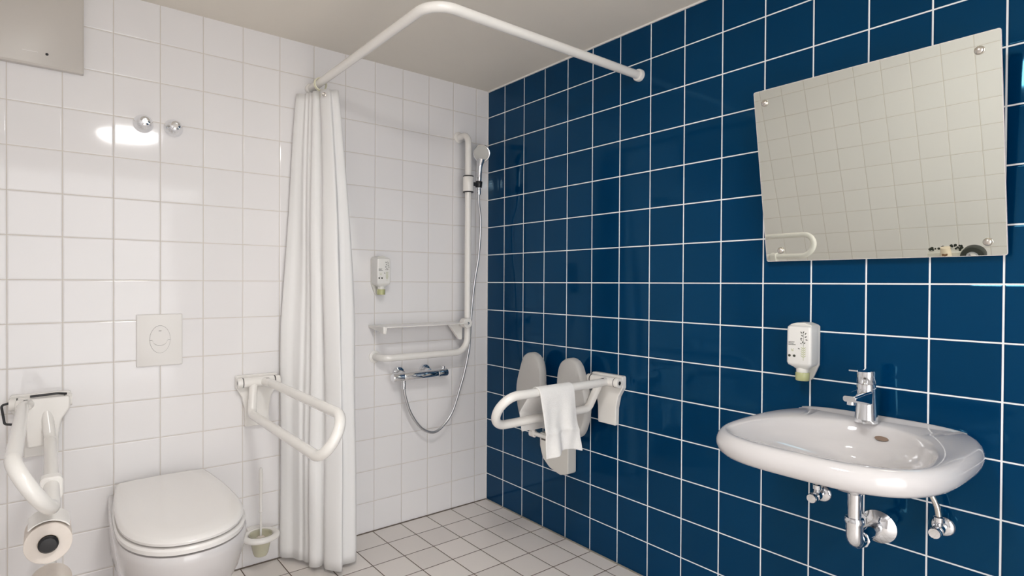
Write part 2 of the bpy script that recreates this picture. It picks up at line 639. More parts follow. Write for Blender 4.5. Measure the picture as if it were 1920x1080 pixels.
toi = thing('toilet', 'white wall-hung toilet with its lid closed between two grab rails', 'toilet', (TX, 0, 0))
bm = bmesh.new()
lv = [(0.10, 0.10, -0.30, 0.085), (0.115, 0.125, -0.40, 0.098), (0.135, 0.15, -0.49, 0.13), (0.158, 0.165, -0.575, 0.20), (0.176, 0.17, -0.64, 0.28),
      (0.184, 0.172, -0.672, 0.345), (0.187, 0.172, -0.684, 0.385), (0.187, 0.172, -0.685, 0.402), (0.183, 0.170, -0.680, 0.410)]
loft(bm, [d_outline(hf, -0.001, yf, back_half=bh, z=z) for hf, bh, yf, z in lv])
link('bowl', bm, M['ceramic'], toi)
bm = bmesh.new()
loft(bm, [d_outline(a, -0.045, yf, back_half=a - 0.030, z=z) for a, yf, z in
          [(0.177, -0.672, 0.4125), (0.184, -0.682, 0.417), (0.185, -0.683, 0.429), (0.181, -0.678, 0.4345)]])
link('seat', bm, M['seat_white'], toi)
bm = bmesh.new()
loft(bm, [d_outline(a, -0.040, yf, back_half=a - 0.028, z=z) for a, yf, z in
          [(0.171, -0.664, 0.4375), (0.1785, -0.675, 0.441), (0.180, -0.677, 0.449), (0.177, -0.672, 0.455), (0.168, -0.660, 0.4595), (0.12, -0.60, 0.462), (0.05, -0.50, 0.463)]])
link('lid', bm, M['seat_white'], toi)
for s in (-1, 1):
    bm = bmesh.new()
    lathe(bm, [(0.012, 0.0), (0.012, 0.05)], (s * 0.08 - 0.025, -0.022, 0.430), (1, 0, 0), 20)
    box(bm, s * 0.08 - 0.012, s * 0.08 + 0.012, -0.036, -0.010, 0.409, 0.432)
    link('hinge', bm, M['plastic'], toi, bevel=0.002)


# ------------------------------------------------------------------ hinged grab rails
def wall_plate(parent, t=0.026, z0=0.0, mat=None):
    bm = bmesh.new()
    poly = round_poly([(-0.047, 0.0), (0.047, 0.0), (0.049, 0.075), (0.060, 0.125), (0.084, 0.165), (0.084, 0.215), (-0.084, 0.215),
                       (-0.084, 0.165), (-0.060, 0.125), (-0.049, 0.075)], [0.004, 0.004, 0.03, 0.03, 0.01, 0.01, 0.01, 0.01, 0.03, 0.03])
    prism(bm, poly, -0.0008, -t)
    return link('wall_plate', bm, mat or M['nylon'], parent, bevel=0.003)


def grab_rail(name, label, loc, rz, length, s=1, off=0.0, group='hinged white support rails'):
    """origin on the wall at the foot of the plate; the rail reaches out along local -y; s mirrors it"""
    t = thing(name, label, 'grab rail', loc, rz, group)
    wall_plate(t)
    zt, zl = 0.188, 0.066
    bm = lathe(bmesh.new(), [(0.0185, 0.0), (0.0205, 0.002), (0.0205, 0.124), (0.0185, 0.126)], (-0.063, -0.046, zt), (1, 0, 0), 28)
    link('hinge_barrel', bm, M['nylon'], t)
    for q in (-1, 1):
        bm = bmesh.new()
        x0 = q * 0.0635
        lathe(bm, [(0.0208, 0.0), (0.0208, 0.0025)], (x0, -0.046, zt), (q, 0, 0), 28)
        link('hinge_ring', bm, M['black'], t)
        bm = bmesh.new()
        lathe(bm, [(0.0205, 0.0026), (0.0205, 0.020), (0.019, 0.0225), (0.009, 0.0225), (0.009, 0.0195), (0.0, 0.0195)], (x0, -0.046, zt), (q, 0, 0), 28)
        cp = link('hinge_cap', bm, M['nylon'], t)
        bm = lathe(bmesh.new(), [(0.0085, 0.0196), (0.0085, 0.0212), (0.0, 0.0212)], (x0, -0.046, zt), (q, 0, 0), 16)  # black disc stands in for the dark of the end hole
        link('cap_hole', bm, M['black'], cp)
    r = 0.0172
    xt, xl = 0.030 * s + off, -0.042 * s + off
    L_ = length
    pts = [(xt * 0.6, -0.045, zt), (xt, -0.12, zt), (xt, -(L_), zt), (xl, -(L_), zl), (xl, -0.098, zl), (xl * 0.6, -0.055, zt - 0.030), (xl * 0.5, -0.046, zt - 0.002)]
    hd = math.hypot(xt - xl, zt - zl) / 2
    path = fillet(pts, [0.06, hd * 0.98, hd * 0.98, 0.035, 0.02], 12)
    bm = tube(bmesh.new(), path, r, 24)
    link('rail_tube', bm, M['nylon'], t)
    # web between the barrel and the lower tube
    bm = bmesh.new()
    lathe(bm, [(0.006, -0.0005), (0.006, 0.0015), (0.0, 0.0015)], (xt * 0.85, -0.085, zt + r - 0.0012), (0, 0, 1), 16)
    link('set_screw', bm, M['gap'], t)
    return t


rail_r = grab_rail('grab_rail', 'white hinged grab rail folded down between the toilet and the shower curtain', (-1.250, 0, 0.597), 0, 0.842, 1)
rail_l = grab_rail('grab_rail', 'white hinged grab rail left of the toilet with a toilet roll under it', (-1.972, 0, 0.599), 0, 0.862, -1, -0.018)
rail_b = grab_rail('grab_rail', 'white hinged grab rail on the blue wall with a towel over it', (0, -0.865, 0.596), -PI / 2, 0.632, 1)

# extras of the left rail: black release parts, hinge housing, holder clip
bm = bmesh.new()
prism(bm, round_poly([(-0.070, 0.205), (0.080, 0.205), (0.080, 0.165), (0.055, 0.125), (0.044, 0.045), (-0.036, 0.040), (-0.044, 0.13), (-0.070, 0.165)],
                     [0.012, 0.012, 0.02, 0.02, 0.008, 0.008, 0.02, 0.02]), -0.030, -0.072)
link('hinge_housing', bm, M['nylon'], rail_l, bevel=0.005)
bm = tube(bmesh.new(), fillet([(-0.030, -0.066, 0.213), (0.045, -0.066, 0.216), (0.070, -0.060, 0.211)], 0.02, 4), 0.004, 12)
link('release_bar', bm, M['black'], rail_l)
bm = tube(bmesh.new(), fillet([(-0.080, -0.050, 0.196), (-0.105, -0.052, 0.190), (-0.096, -0.058, 0.128), (-0.072, -0.060, 0.124)], 0.008, 5), 0.0038, 12)
link('release_wire', bm, M['black'], rail_l)
XLOW = 0.024
clip = bmesh.new()
loft(clip, [[(XLOW + a, y, 0.066 + b) for a, b in rrect(0.050, 0.062, 0.016, 6, 0, -0.006)] for y in (-0.600, -0.640)])
link('holder_clip', clip, M['nylon'], rail_l, bevel=0.004)
RX, RZ_ = -0.0 + 0.017, -0.060
bm = tube(bmesh.new(), fillet([(XLOW, -0.612, 0.045), (XLOW + 0.012, -0.592, -0.01), (RX + 0.02, -0.582, RZ_), (RX, -0.588, RZ_)], 0.02, 5), 0.008, 14)
link('holder_arm', bm, M['nylon'], rail_l)
bm = bmesh.new()
lps = []
for y in (-0.592, -0.688):
    o_, i_ = [], []
    for k in range(15):
        a = R(38 + 98 * k / 14)
        o_.append((RX + 0.0575 * math.cos(a), y, RZ_ + 0.0575 * math.sin(a)))
        i_.append((RX + 0.0545 * math.cos(a), y, RZ_ + 0.0545 * math.sin(a)))
    lps.append(o_ + i_[::-1])
loft(bm, lps)
link('roll_cover', bm, M['nylon'], rail_l)
bm = bmesh.new()
lathe(bm, [(0.0165, 0.0), (0.0165, 0.106), (0.0205, 0.110), (0.0215, 0.116), (0.017, 0.121), (0.0, 0.122)], (RX, -0.586, RZ_), (0, -1, 0), 28)
link('roll_spindle', bm, M['black'], rail_l)


def roll(label, loc, r=0.050, tail=True):
    t = thing('toilet_roll', label, 'toilet roll', loc)
    bm = lathe(bmesh.new(), [(0.0225, 0.0), (r - 0.001, 0.0), (r, 0.001), (r, 0.099), (r - 0.001, 0.100), (0.0225, 0.100), (0.0225, 0.0)], (0, 0, 0), (0, -1, 0), 48, False, False)
    link('paper', bm, M['paper'], t)
    bm = lathe(bmesh.new(), [(0.0222, 0.001), (0.0222, 0.099), (0.0212, 0.099), (0.0212, 0.001), (0.0222, 0.001)], (0, 0, 0), (0, -1, 0), 32, False, False)
    link('cardboard_core', bm, M['cup'], t)
    return t


WX, WZ = -1.972 + RX, 0.599 + RZ_
roll('toilet roll with a black end cap hanging under the left grab rail', (WX, -0.594, WZ))
# spare roll on its own wall holder, just entering the frame
sh = thing('spare_roll_holder', 'slim white wall peg that carries the spare toilet roll low on the wall', 'holder', (WX + 0.005, 0, 0.36))
bm = lathe(bmesh.new(), [(0.030, 0.0008), (0.030, 0.006), (0.027, 0.009), (0.0, 0.009)], (0, 0, 0), (0, -1, 0), 28)
lathe(bm, [(0.0155, 0.008), (0.0155, 0.60), (0.019, 0.603), (0.019, 0.612), (0.0, 0.614)], (0, 0, 0), (0, -1, 0), 28)
link('peg', bm, M['nylon'], sh)
roll('beige top of the spare toilet roll at the bottom edge, below the capped one', (WX + 0.005, -0.50, 0.36), 0.050)

# ------------------------------------------------------------------ toilet brush set
hb = thing('brush_holder', 'white ring-shaped wall holder with a yellowed clear cup, beside the shower curtain', 'brush holder', (-1.258, 0, 0.012))
BX, BY, BZ = 0.0, -0.105, 0.150
bm = bmesh.new()
for k in range(48):
    pass
NT, NS = 56, 16
rings = []
for i in range(NT):
    a = 2 * PI * i / NT
    ring = []
    for j in range(NS):
        b = 2 * PI * j / NS
        rr = 0.0545 + 0.013 * math.cos(b)
        ring.append(bm.verts.new((BX + rr * 1.12 * math.cos(a), BY + rr * math.sin(a), BZ + 0.012 * math.sin(b))))
    rings.append(ring)
for i in range(NT):
    for j in range(NS):
        bm.faces.new((rings[i][j], rings[(i + 1) % NT][j], rings[(i + 1) % NT][(j + 1) % NS], rings[i][(j + 1) % NS]))
link('ring', bm, M['nylon'], hb)
bm = box(bmesh.new(), -0.030, 0.030, -0.052, -0.0008, BZ - 0.016, BZ + 0.006)
link('wall_bracket', bm, M['nylon'], hb, bevel=0.004)
bm = lathe(bmesh.new(), [(0.0455, 0.010), (0.044, 0.004), (0.041, -0.015), (0.030, -0.066), (0.025, -0.077), (0.0, -0.079), ], (BX, BY, BZ), (0, 0, 1), 40, False, False)
o = link('cup', bm, M['yellow_clear'], hb)
sm_ = o.modifiers.new('thick', 'SOLIDIFY')
sm_.thickness = 0.0025
sm_.offset = -1
br = thing('toilet_brush', 'white toilet brush with a long thin handle standing in the yellowed cup', 'toilet brush', (-1.258, BY, 0.082))
bm = bmesh.new()
lathe(bm, [(0.0042, 0.060), (0.0042, 0.175), (0.0075, 0.178), (0.0075, 0.184), (0.0055, 0.187), (0.0062, 0.25), (0.0078, 0.33), (0.0072, 0.350), (0.004, 0.358), (0.0, 0.359)], seg=20)
link('handle', bm, M['nylon'], br)
bm = bmesh.new()
lathe(bm, [(0.0, 0.008), (0.012, 0.010), (0.018, 0.02), (0.024, 0.062), (0.017, 0.074), (0.005, 0.080)], seg=28)
link('bristle_head', bm, M['paper'], br)

# ------------------------------------------------------------------ curtain rail, ring and curtain
cr = thing('curtain_rail', 'white bent tubular curtain rail running from the white wall round to the blue wall', 'curtain rail', (-1.015, -1.005, 2.058))
bm = tube(bmesh.new(), fillet([(0, 1.003, 0), (0, 0, 0), (1.013, 0, 0)], 0.085, 14), 0.0165, 24)
link('rail_tube', bm, M['nylon'], cr)
bm = lathe(bmesh.new(), [(0.0245, 0.0006), (0.0245, 0.014), (0.0225, 0.018), (0.0168, 0.018)], (1.015, 0, 0), (-1, 0, 0), 32)
link('wall_flange', bm, M['nylon'], cr)
bm = lathe(bmesh.new(), [(0.0245, 0.0006), (0.0245, 0.014), (0.0225, 0.018), (0.0168, 0.018)], (0, 1.005, 0), (0, -1, 0), 32)
link('wall_flange', bm, M['nylon'], cr)

cu = thing('shower_curtain', 'white fabric shower curtain gathered in soft folds against the white wall', 'shower curtain', (-1.015, -0.15, 0.0))
bot = [(-1.146, -0.010), (-1.156, -0.034), (-1.140, -0.055), (-1.118, -0.070), (-1.108, -0.090), (-1.100, -0.112), (-1.088, -0.122), (-1.086, -0.145),
       (-1.072, -0.160), (-1.086, -0.190), (-1.070, -0.212), (-1.048, -0.214), (-1.030, -0.208), (-1.040, -0.240), (-1.028, -0.270), (-1.000, -0.306),
       (-0.986, -0.296), (-0.972, -0.262), (-0.945, -0.262), (-0.915, -0.262), (-0.900, -0.240), (-0.912, -0.200), (-0.935, -0.160), (-0.945, -0.110)]
top = [(-1.072, -0.010), (-1.084, -0.022), (-1.078, -0.036), (-1.066, -0.044), (-1.056, -0.048), (-1.056, -0.060), (-1.046, -0.064), (-1.046, -0.078),
       (-1.036, -0.084), (-1.042, -0.100), (-1.034, -0.112), (-1.022, -0.112), (-1.014, -0.110), (-1.020, -0.130), (-1.016, -0.148), (-1.004, -0.168),
       (-0.996, -0.172), (-0.985, -0.166), (-0.972, -0.178), (-0.958, -0.176), (-0.953, -0.150), (-0.962, -0.115), (-0.970, -0.080), (-0.980, -0.050)]
sb = spline([(x, y, 0) for x, y in bot], 8)
st = spline([(x, y, 0) for x, y in top], 8)
NZ = 46
bm = bmesh.new()
rows = []
for i in range(NZ + 1):
    f = i / NZ                               # 0 at the floor
    zb, zt_ = 0.018, 2.020
    row = []
    g = 1 - f ** 1.7                          # 1 at the floor, 0 at the hem on top
    g = 0.30 * g + 0.70 * min(1.0, (1 - f) / 0.50) ** 0.75 if f > 0.5 else 0.30 * g + 0.70
    for k, (pb_, pt_) in enumerate(zip(sb, st)):
        s = k / len(sb)
        z = zb + (zt_ - zb) * f
        p = pt_.lerp(pb_, g)
        if i == NZ:
            z += 0.0
        wob = 0.006 * math.sin(3.1 * f * PI + 9 * s) * math.sin(PI * f)
        row.append(bm.verts.new((p.x + wob + 1.015, min(p.y + 0.6 * wob, -0.006) + 0.15, z)))
    rows.append(row)
for a, b in zip(rows[:-1], rows[1:]):
    for k in range(len(a) - 1):
        bm.faces.new((a[k], a[k + 1], b[k + 1], b[k]))
o = link('cloth', bm, M['curtain'], cu, angle=180)
sm_ = o.modifiers.new('thick', 'SOLIDIFY')
sm_.thickness = 0.0012
bm = bmesh.new()
# eyelets sit on the hem, facing the room
EY = [(-0.006, -0.027, 1.990)]
for (ex, ey, ez) in EY:
    d = Vector((-0.62, -0.78, 0)).normalized()
    lathe(bm, [(0.0045, -0.001), (0.0045, 0.0025), (0.0065, 0.0035), (0.0085, 0.0025), (0.0085, -0.001)], (ex, ey, ez), d, 20, False, False)
link('eyelet', bm, M['steel'], cu)
rg = thing('curtain_ring', 'small cream plastic hook ring holding the curtain to its rail', 'curtain ring', (-1.015, -0.125, 2.058))
bm = bmesh.new()
for dy in (0.0, 0.012):
    pts = [(0.026 * math.cos(a), dy, 0.026 * math.sin(a) - 0.008) for a in [2 * PI * k / 32 for k in range(33)]]
    tube(bm, pts, 0.0024, 8, caps=False)
tube(bm, [(0, 0.002, -0.032), (0, 0.004, -0.05), (-0.004, -0.004, -0.066)], 0.0024, 8)
link('ring', bm, principled('cream_plastic', (0.80, 0.78, 0.60), 0.3), rg)

# ------------------------------------------------------------------ shower: rail, shelf, hand shower, hose, mixer
SX, SY = -0.200, -0.088
sr = thing('shower_rail', 'white L-shaped shower grab rail on the white wall beside the corner', 'grab rail', (SX, 0, 0.842), group=None)
bm = tube(bmesh.new(), fillet([(0, -0.004, 1.131), (0, SY, 1.131), (0, SY, 0), (-0.492, SY, 0), (-0.492, -0.004, 0)], [0.045, 0.075, 0.05], 12), 0.0168, 24)
link('rail_tube', bm, M['nylon'], sr)
for (x, z) in ((0, 1.131), (-0.492, 0)):
    bm = lathe(bmesh.new(), [(0.030, 0.0006), (0.030, 0.004), (0.026, 0.007), (0.0165, 0.008)], (x, 0, z), (0, -1, 0), 32)
    link('wall_flange', bm, M['nylon'], sr)
bm = lathe(bmesh.new(), [(0.0172, -0.040), (0.026, -0.040), (0.028, -0.036), (0.028, 0.034), (0.026, 0.038), (0.0172, 0.038)], (0, SY, 0.872), (0, 0, 1), 36, False, False)
sl = link('slider', bm, M['nylon'], sr)
for z in (-0.0435, 0.0385):
    bm = lathe(bmesh.new(), [(0.0172, z), (0.0275, z), (0.0285, z + 0.0025), (0.0275, z + 0.005), (0.0172, z + 0.005)], (0, SY, 0.872), (0, 0, 1), 36, False, False)
    link('slider_ring', bm, M['black'], sl)
bm = bmesh.new()
lathe(bm, [(0.010, 0.0), (0.010, 0.022), (0.0155, 0.024), (0.0155, 0.030)], (0.026, SY - 0.004, 0.876), (1, -0.15, 0), 20)
lathe(bm, [(0.0165, -0.016), (0.0180, -0.012), (0.0180, 0.014), (0.0165, 0.017)], (0.062, SY - 0.010, 0.876), (0.05, -0.1, 1), 24)
link('slider_holder', bm, M['black'], sl)

hs = thing('hand_shower', 'chrome hand shower with a round head standing in the slider on the white rail', 'hand shower', (SX + 0.062, SY - 0.010, 1.700))
bm = bmesh.new()
hp = spline([(0, 0, 0.0), (0.001, -0.001, 0.05), (0.002, -0.004, 0.105), (0.004, -0.014, 0.150)], 8)
tube(bm, hp, lambda s: 0.0115 + 0.0035 * s + 0.006 * max(0, s - 0.75) / 0.25, 20)
link('handle', bm, M['chrome'], hs)
hd_ax = Vector((-0.80, -0.56, -0.26)).normalized()
bm = bmesh.new()
HC = Vector((0.014, -0.008, 0.182))
lathe(bm, [(0.0, -0.020), (0.020, -0.018), (0.040, -0.008), (0.0465, 0.004), (0.0455, 0.011), (0.042, 0.013)], HC, hd_ax, 40)
link('head', bm, M['chrome'], hs)
bm = lathe(bmesh.new(), [(0.041, 0.0132), (0.040, 0.0155), (0.0, 0.0175)], HC, hd_ax, 40)
link('spray_face', bm, principled('grey_spray_face', (0.52, 0.52, 0.50), 0.3), hs)
ho = thing('shower_hose', 'long grey metal shower hose looping down from the hand shower to the mixer', 'hose', (SX, SY, 0.70))
hose_pts = [(-0.138, -0.098, 1.686), (-0.134, -0.093, 1.62), (-0.112, -0.080, 1.52), (-0.120, -0.075, 1.343), (-0.145, -0.072, 1.20), (-0.162, -0.066, 1.02), (-0.170, -0.062, 0.864),
            (-0.200, -0.064, 0.74), (-0.232, -0.068, 0.655), (-0.282, -0.070, 0.535), (-0.341, -0.070, 0.470), (-0.399, -0.070, 0.446), (-0.469, -0.070, 0.478),
            (-0.530, -0.070, 0.560), (-0.561, -0.070, 0.645), (-0.570, -0.070, 0.700)]
hpath = spline([(x - SX, y - SY, z - 0.70) for x, y, z in hose_pts], 24)
bm = tube(bmesh.new(), hpath, 0.0066, 14)
m_h = principled('hose_metal', (0.60, 0.60, 0.61), 0.28, metal=0.9)
link('hose_tube', bm, m_h, ho)
bm = bmesh.new()
lathe(bm, [(0.010, -0.016), (0.0105, 0.010), (0.009, 0.018)], (-0.57 - SX, -0.07 - SY, 0.0), (0, 0, 1), 20)
link('end_nut', bm, M['chrome'], ho)
bm = bmesh.new()
lathe(bm, [(0.009, -0.022), (0.0105, -0.016), (0.0100, 0.012)], (-0.138 - SX, -0.098 - SY, 0.986), (0, 0, 1), 20)
link('end_nut', bm, M['chrome'], ho)

mx = thing('shower_mixer', 'chrome thermostatic shower mixer bar on the white wall below the shelf', 'shower mixer', (-0.475, 0, 0.743))
for x in (-0.088, 0.064):
    bm = lathe(bmesh.new(), [(0.032, 0.0006), (0.032, 0.005), (0.029, 0.012), (0.016, 0.016), (0.014, 0.055), (0.0, 0.055)], (x, 0, 0.010), (0, -1, 0), 32)
    link('rosette', bm, M['chrome'], mx)
bm = lathe(bmesh.new(), [(0.0195, -0.098), (0.0208, -0.096), (0.0208, 0.096), (0.0195, 0.098)], (0, -0.070, 0), (1, 0, 0), 36)
link('body', bm, M['chrome'], mx)
for q in (-1, 1):
    bm = lathe(bmesh.new(), [(0.0185, 0.0985), (0.0216, 0.101), (0.0216, 0.150), (0.0195, 0.156), (0.0, 0.156)], (0, -0.070, 0), (q, 0, 0), 36)
    kn = link('control_knob', bm, M['chrome'], mx)
bm = lathe(bmesh.new(), [(0.0090, 0), (0.0105, 0.004), (0.0105, 0.012), (0.006, 0.015), (0, 0.015)], (0.137, -0.066, 0.0205), (0, 0, 1), 20)
link('stop_button', bm, M['chrome'], mx)
bm = lathe(bmesh.new(), [(0.010, -0.030), (0.010, -0.015)], (-0.095, -0.070, 0), (0, 0, 1), 20)
link('hose_outlet', bm, M['chrome'], mx)

sf = thing('shower_shelf', 'thin white plastic shower shelf fixed to the rail above the mixer', 'shelf', (-0.727, 0, 0.990))
bm = bmesh.new()
prism(bm, round_poly([(0.006, -0.002), (0.515, -0.002), (0.515, -0.120), (0.49, -0.145), (0.020, -0.158), (0.006, -0.158)], [0.002, 0.002, 0.01, 0.02, 0.002, 0.002]), 0.001, 0.006, 'XY')
link('shelf_board', bm, M['nylon'], sf, bevel=0.001)
bm = bmesh.new()
loft(bm, [[(x, -0.002 - t * 0.156, 0.008), (x + 0.001, -0.002 - t * 0.156, -0.006 - 0.020 * t), (x + 0.016, -0.002 - t * 0.156, -0.008 - 0.020 * t), (x + 0.022, -0.002 - t * 0.156, 0.004)]
          for t, x in ((0, 0.0), (1, -0.001))])
link('end_bracket', bm, M['nylon'], sf, bevel=0.004)
bm = bmesh.new()
prism(bm, round_poly([(0.42, 0.000), (0.505, 0.000), (0.505, -0.085), (0.488, -0.085)], 0.006), -0.052, -0.072)
link('brace', bm, M['nylon'], sf, bevel=0.002)
bm = bmesh.new()
lathe(bm, [(0.0, -0.024), (0.024, -0.024), (0.026, -0.02), (0.026, 0.018), (0.024, 0.020), (0.0, 0.020)], (0.499, -0.112, 0.004), (0, -1, 0), 28)
ck = link('clamp', bm, M['nylon'], sf)
bm = lathe(bmesh.new(), [(0.006, 0.0200), (0.006, 0.0220), (0.0, 0.0225)], (0.499, -0.112, 0.004), (0, -1, 0), 16)
link('clamp_screw', bm, M['steel'], ck)


# ------------------------------------------------------------------ soap dispensers
def dispenser(label, loc, rz):
    t = thing('soap_dispenser', label, 'soap dispenser', loc, rz, 'white wall soap dispensers')
    # wall bracket
    bm = bmesh.new()
    prism(bm, round_poly([(-0.034, 0.175), (0.034, 0.175), (0.034, 0.050), (0.014, 0.000), (-0.014, 0.000), (-0.034, 0.050)], 0.006), -0.0006, -0.012)
    link('wall_bracket', bm, M['plastic'], t, bevel=0.002)
    bm = bmesh.new()
    prism(bm, round_poly([(-0.036, 0.168), (0.036, 0.168), (0.030, 0.177), (0.012, 0.183), (-0.012, 0.183), (-0.030, 0.177)], 0.003), -0.004, -0.060)
    link('top_cover', bm, M['plastic'], t, bevel=0.002)
    # bottle
    bm = bmesh.new()
    Y = -0.044
    secs = [(0.036, 0.030, 0.010, 0.038), (0.048, 0.040, 0.013, 0.043), (0.068, 0.056, 0.010, 0.050), (0.073, 0.062, 0.010, 0.058), (0.073, 0.062, 0.010, 0.110),
            (0.072, 0.062, 0.010, 0.162), (0.070, 0.060, 0.010, 0.170), (0.064, 0.050, 0.010, 0.174)]
    loft(bm, [[(a, b, z) for a, b in rrect(w_, d_, r_, 6, 0, Y)] for w_, d_, r_, z in secs])
    link('bottle', bm, principled('bottle_plastic', (0.80, 0.79, 0.76), 0.28, coat=0.2), t)
    bm = lathe(bmesh.new(), [(0.0165, 0.024), (0.0175, 0.026), (0.0175, 0.040), (0.0165, 0.042)], (0, Y, 0), (0, 0, 1), 28)
    link('neck', bm, M['plastic'], t)
    bm = lathe(bmesh.new(), [(0.018, 0.0), (0.0195, 0.002), (0.0200, 0.024), (0.0185, 0.026)], (0, Y, 0), (0, 0, 1), 28)
    link('pump_cap', bm, M['olive_clear'], t)
    # print on the front
    yf = -0.0752
    lb_ = bmesh.new()
    for k, (x0, x1) in enumerate(((-0.029, -0.011), (-0.029, -0.014), (-0.029, -0.008))):
        z = 0.1215 - k * 0.0042
        xx = x0
        rnd = random.Random(k)
        while xx < x1:
            wv = rnd.uniform(0.0012, 0.0034)
            box(lb_, xx, min(xx + wv, x1), yf - 0.0003, yf + 0.0004, z, z + 0.0020)
            xx += wv + 0.0006
    link('printed_text', lb_, M['ink_grey'], t, smooth=False)
    d_ = bmesh.new()
    for x in (-0.0262, -0.0118):
        lathe(d_, [(0.0040, -0.0004), (0.0040, 0.0004)], (x, yf, 0.0790), (0, -1, 0), 20)
    link('printed_seal', d_, M['ink_dark'], t, smooth=False)

    def leaf(bm_, x, z, a, l, w_):
        c, s = math.cos(a), math.sin(a)
        P = [(0, 0), (l * .35, w_), (l * .7, w_ * .8), (l, 0), (l * .7, -w_ * .8), (l * .35, -w_)]
        prism(bm_, [(x + p * c - q * s, z + p * s + q * c) for p, q in P], yf - 0.0003, yf + 0.0004)
    dk, lt = bmesh.new(), bmesh.new()
    for x, z, a, l in ((0.010, 0.150, 2.0, .008), (0.013, 0.150, 1.2, .009), (0.019, 0.147, 1.0, .008), (0.014, 0.141, 2.4, .008), (0.012, 0.136, 3.4, .007), (0.018, 0.139, 0.4, .008),
                       (0.020, 0.132, -0.2, .008), (0.010, 0.128, 2.2, .006), (0.013, 0.120, 1.6, .007), (0.009, 0.117, 2.0, .005), (0.017, 0.118, 1.1, .007), (0.005, 0.101, 2.7, .007)):
        leaf(dk, x, z, a, l, 0.0015)
    box(dk, 0.0146, 0.0151, yf - 0.0003, yf + 0.0004, 0.112, 0.150)
    for k in range(5):
        z = 0.102 - k * 0.0065
        leaf(lt, 0.0148, z, 0.7, 0.010, 0.0009)
        leaf(lt, 0.0148, z, 2.45, 0.010, 0.0009)
    box(lt, 0.0145, 0.0152, yf - 0.0003, yf + 0.0004, 0.066, 0.112)
    leaf(lt, -0.019, 0.094, 1.9, 0.009, 0.0006)
    leaf(lt, -0.019, 0.094, 1.0, 0.010, 0.0006)
    leaf(lt, -0.019, 0.094, 0.2, 0.007, 0.0006)
    link('printed_leaves', dk, M['ink_dark'], t, smooth=False)
    link('printed_stem', lt, M['ink_green'], t, smooth=False)
    return t


dispenser('white soap dispenser with olive cap and plant print on the white wall in the shower', (-0.681, 0, 1.142), 0)
dispenser('white soap dispenser with olive cap and plant print on the blue wall beside the tap', (0, -1.6635, 0.897), -PI / 2)

# ------------------------------------------------------------------ folded shower seat on the blue wall  (local x -> world -y)
ss = thing('folding_shower_chair', 'grey padded horseshoe shower seat folded up against the blue wall', 'shower seat', (0, -0.590, 0.30), -PI / 2)


def pad(sgn):
    # tongue-shaped pad in the local XZ plane, outer side curved
    pts = [(0.038, 0.235), (0.120, 0.212), (0.190, 0.235), (0.222, 0.310), (0.226, 0.400), (0.200, 0.490), (0.172, 0.550), (0.125, 0.568), (0.078, 0.548), (0.056, 0.500), (0.050, 0.42), (0.044, 0.33)]
    c = spline([(a * sgn, b, 0) for a, b in pts] + [(pts[0][0] * sgn, pts[0][1], 0)], 6)[:-1]
    poly = [(p.x, p.y) for p in c]
    cx = sum(p[0] for p in poly) / len(poly)
    cz = sum(p[1] for p in poly) / len(poly)

    def sc(f, y):
        return [(cx + (a - cx) * f, y, cz + (b - cz) * f) for a, b in poly]
    bm_ = bmesh.new()
    loft(bm_, [sc(0.90, -0.062), sc(0.97, -0.065), sc(1.0, -0.070), sc(1.0, -0.092), sc(0.975, -0.102), sc(0.92, -0.107), sc(0.6, -0.108)])
    return bm_


link('seat_pad', pad(-1), M['grey_pad'], ss)
link('seat_pad', pad(1), M['grey_pad'], ss)
bm = bmesh.new()
poly = round_poly([(-0.17, 0.215), (0.17, 0.215), (0.15, 0.255), (0.06, 0.29), (-0.06, 0.29), (-0.15, 0.255)], 0.02)
prism(bm, poly, -0.056, -0.086)
link('seat_bridge', bm, M['grey_pad'], ss, bevel=0.006)
bm = bmesh.new()
tube(bm, fillet([(-0.135, -0.074, 0.235), (-0.150, -0.062, 0.170), (0.130, -0.062, 0.170), (0.135, -0.074, 0.235)], 0.02, 5), 0.0105, 16)
lathe(bm, [(0.015, 0), (0.017, 0.002), (0.017, 0.030), (0.015, 0.032)], (-0.165, -0.060, 0.168), (1, 0, 0), 24)
link('hinge_axle', bm, M['nylon'], ss)
bm = bmesh.new()
poly = round_poly([(-0.105, 0.185), (0.080, 0.185), (0.080, 0.028), (0.030, 0.012), (-0.040, 0.030), (-0.085, 0.065), (-0.104, 0.120)], [0.01, 0.01, 0.014, 0.03, 0.05, 0.03, 0.03])
prism(bm, poly, -0.0008, -0.058)
wp = link('wall_plate', bm, M['plastic'], ss, bevel=0.005)
bm = box(bmesh.new(), -0.092, -0.038, -0.0592, -0.0578, 0.150, 0.157)
link('slot', bm, M['gap'], wp, smooth=False)

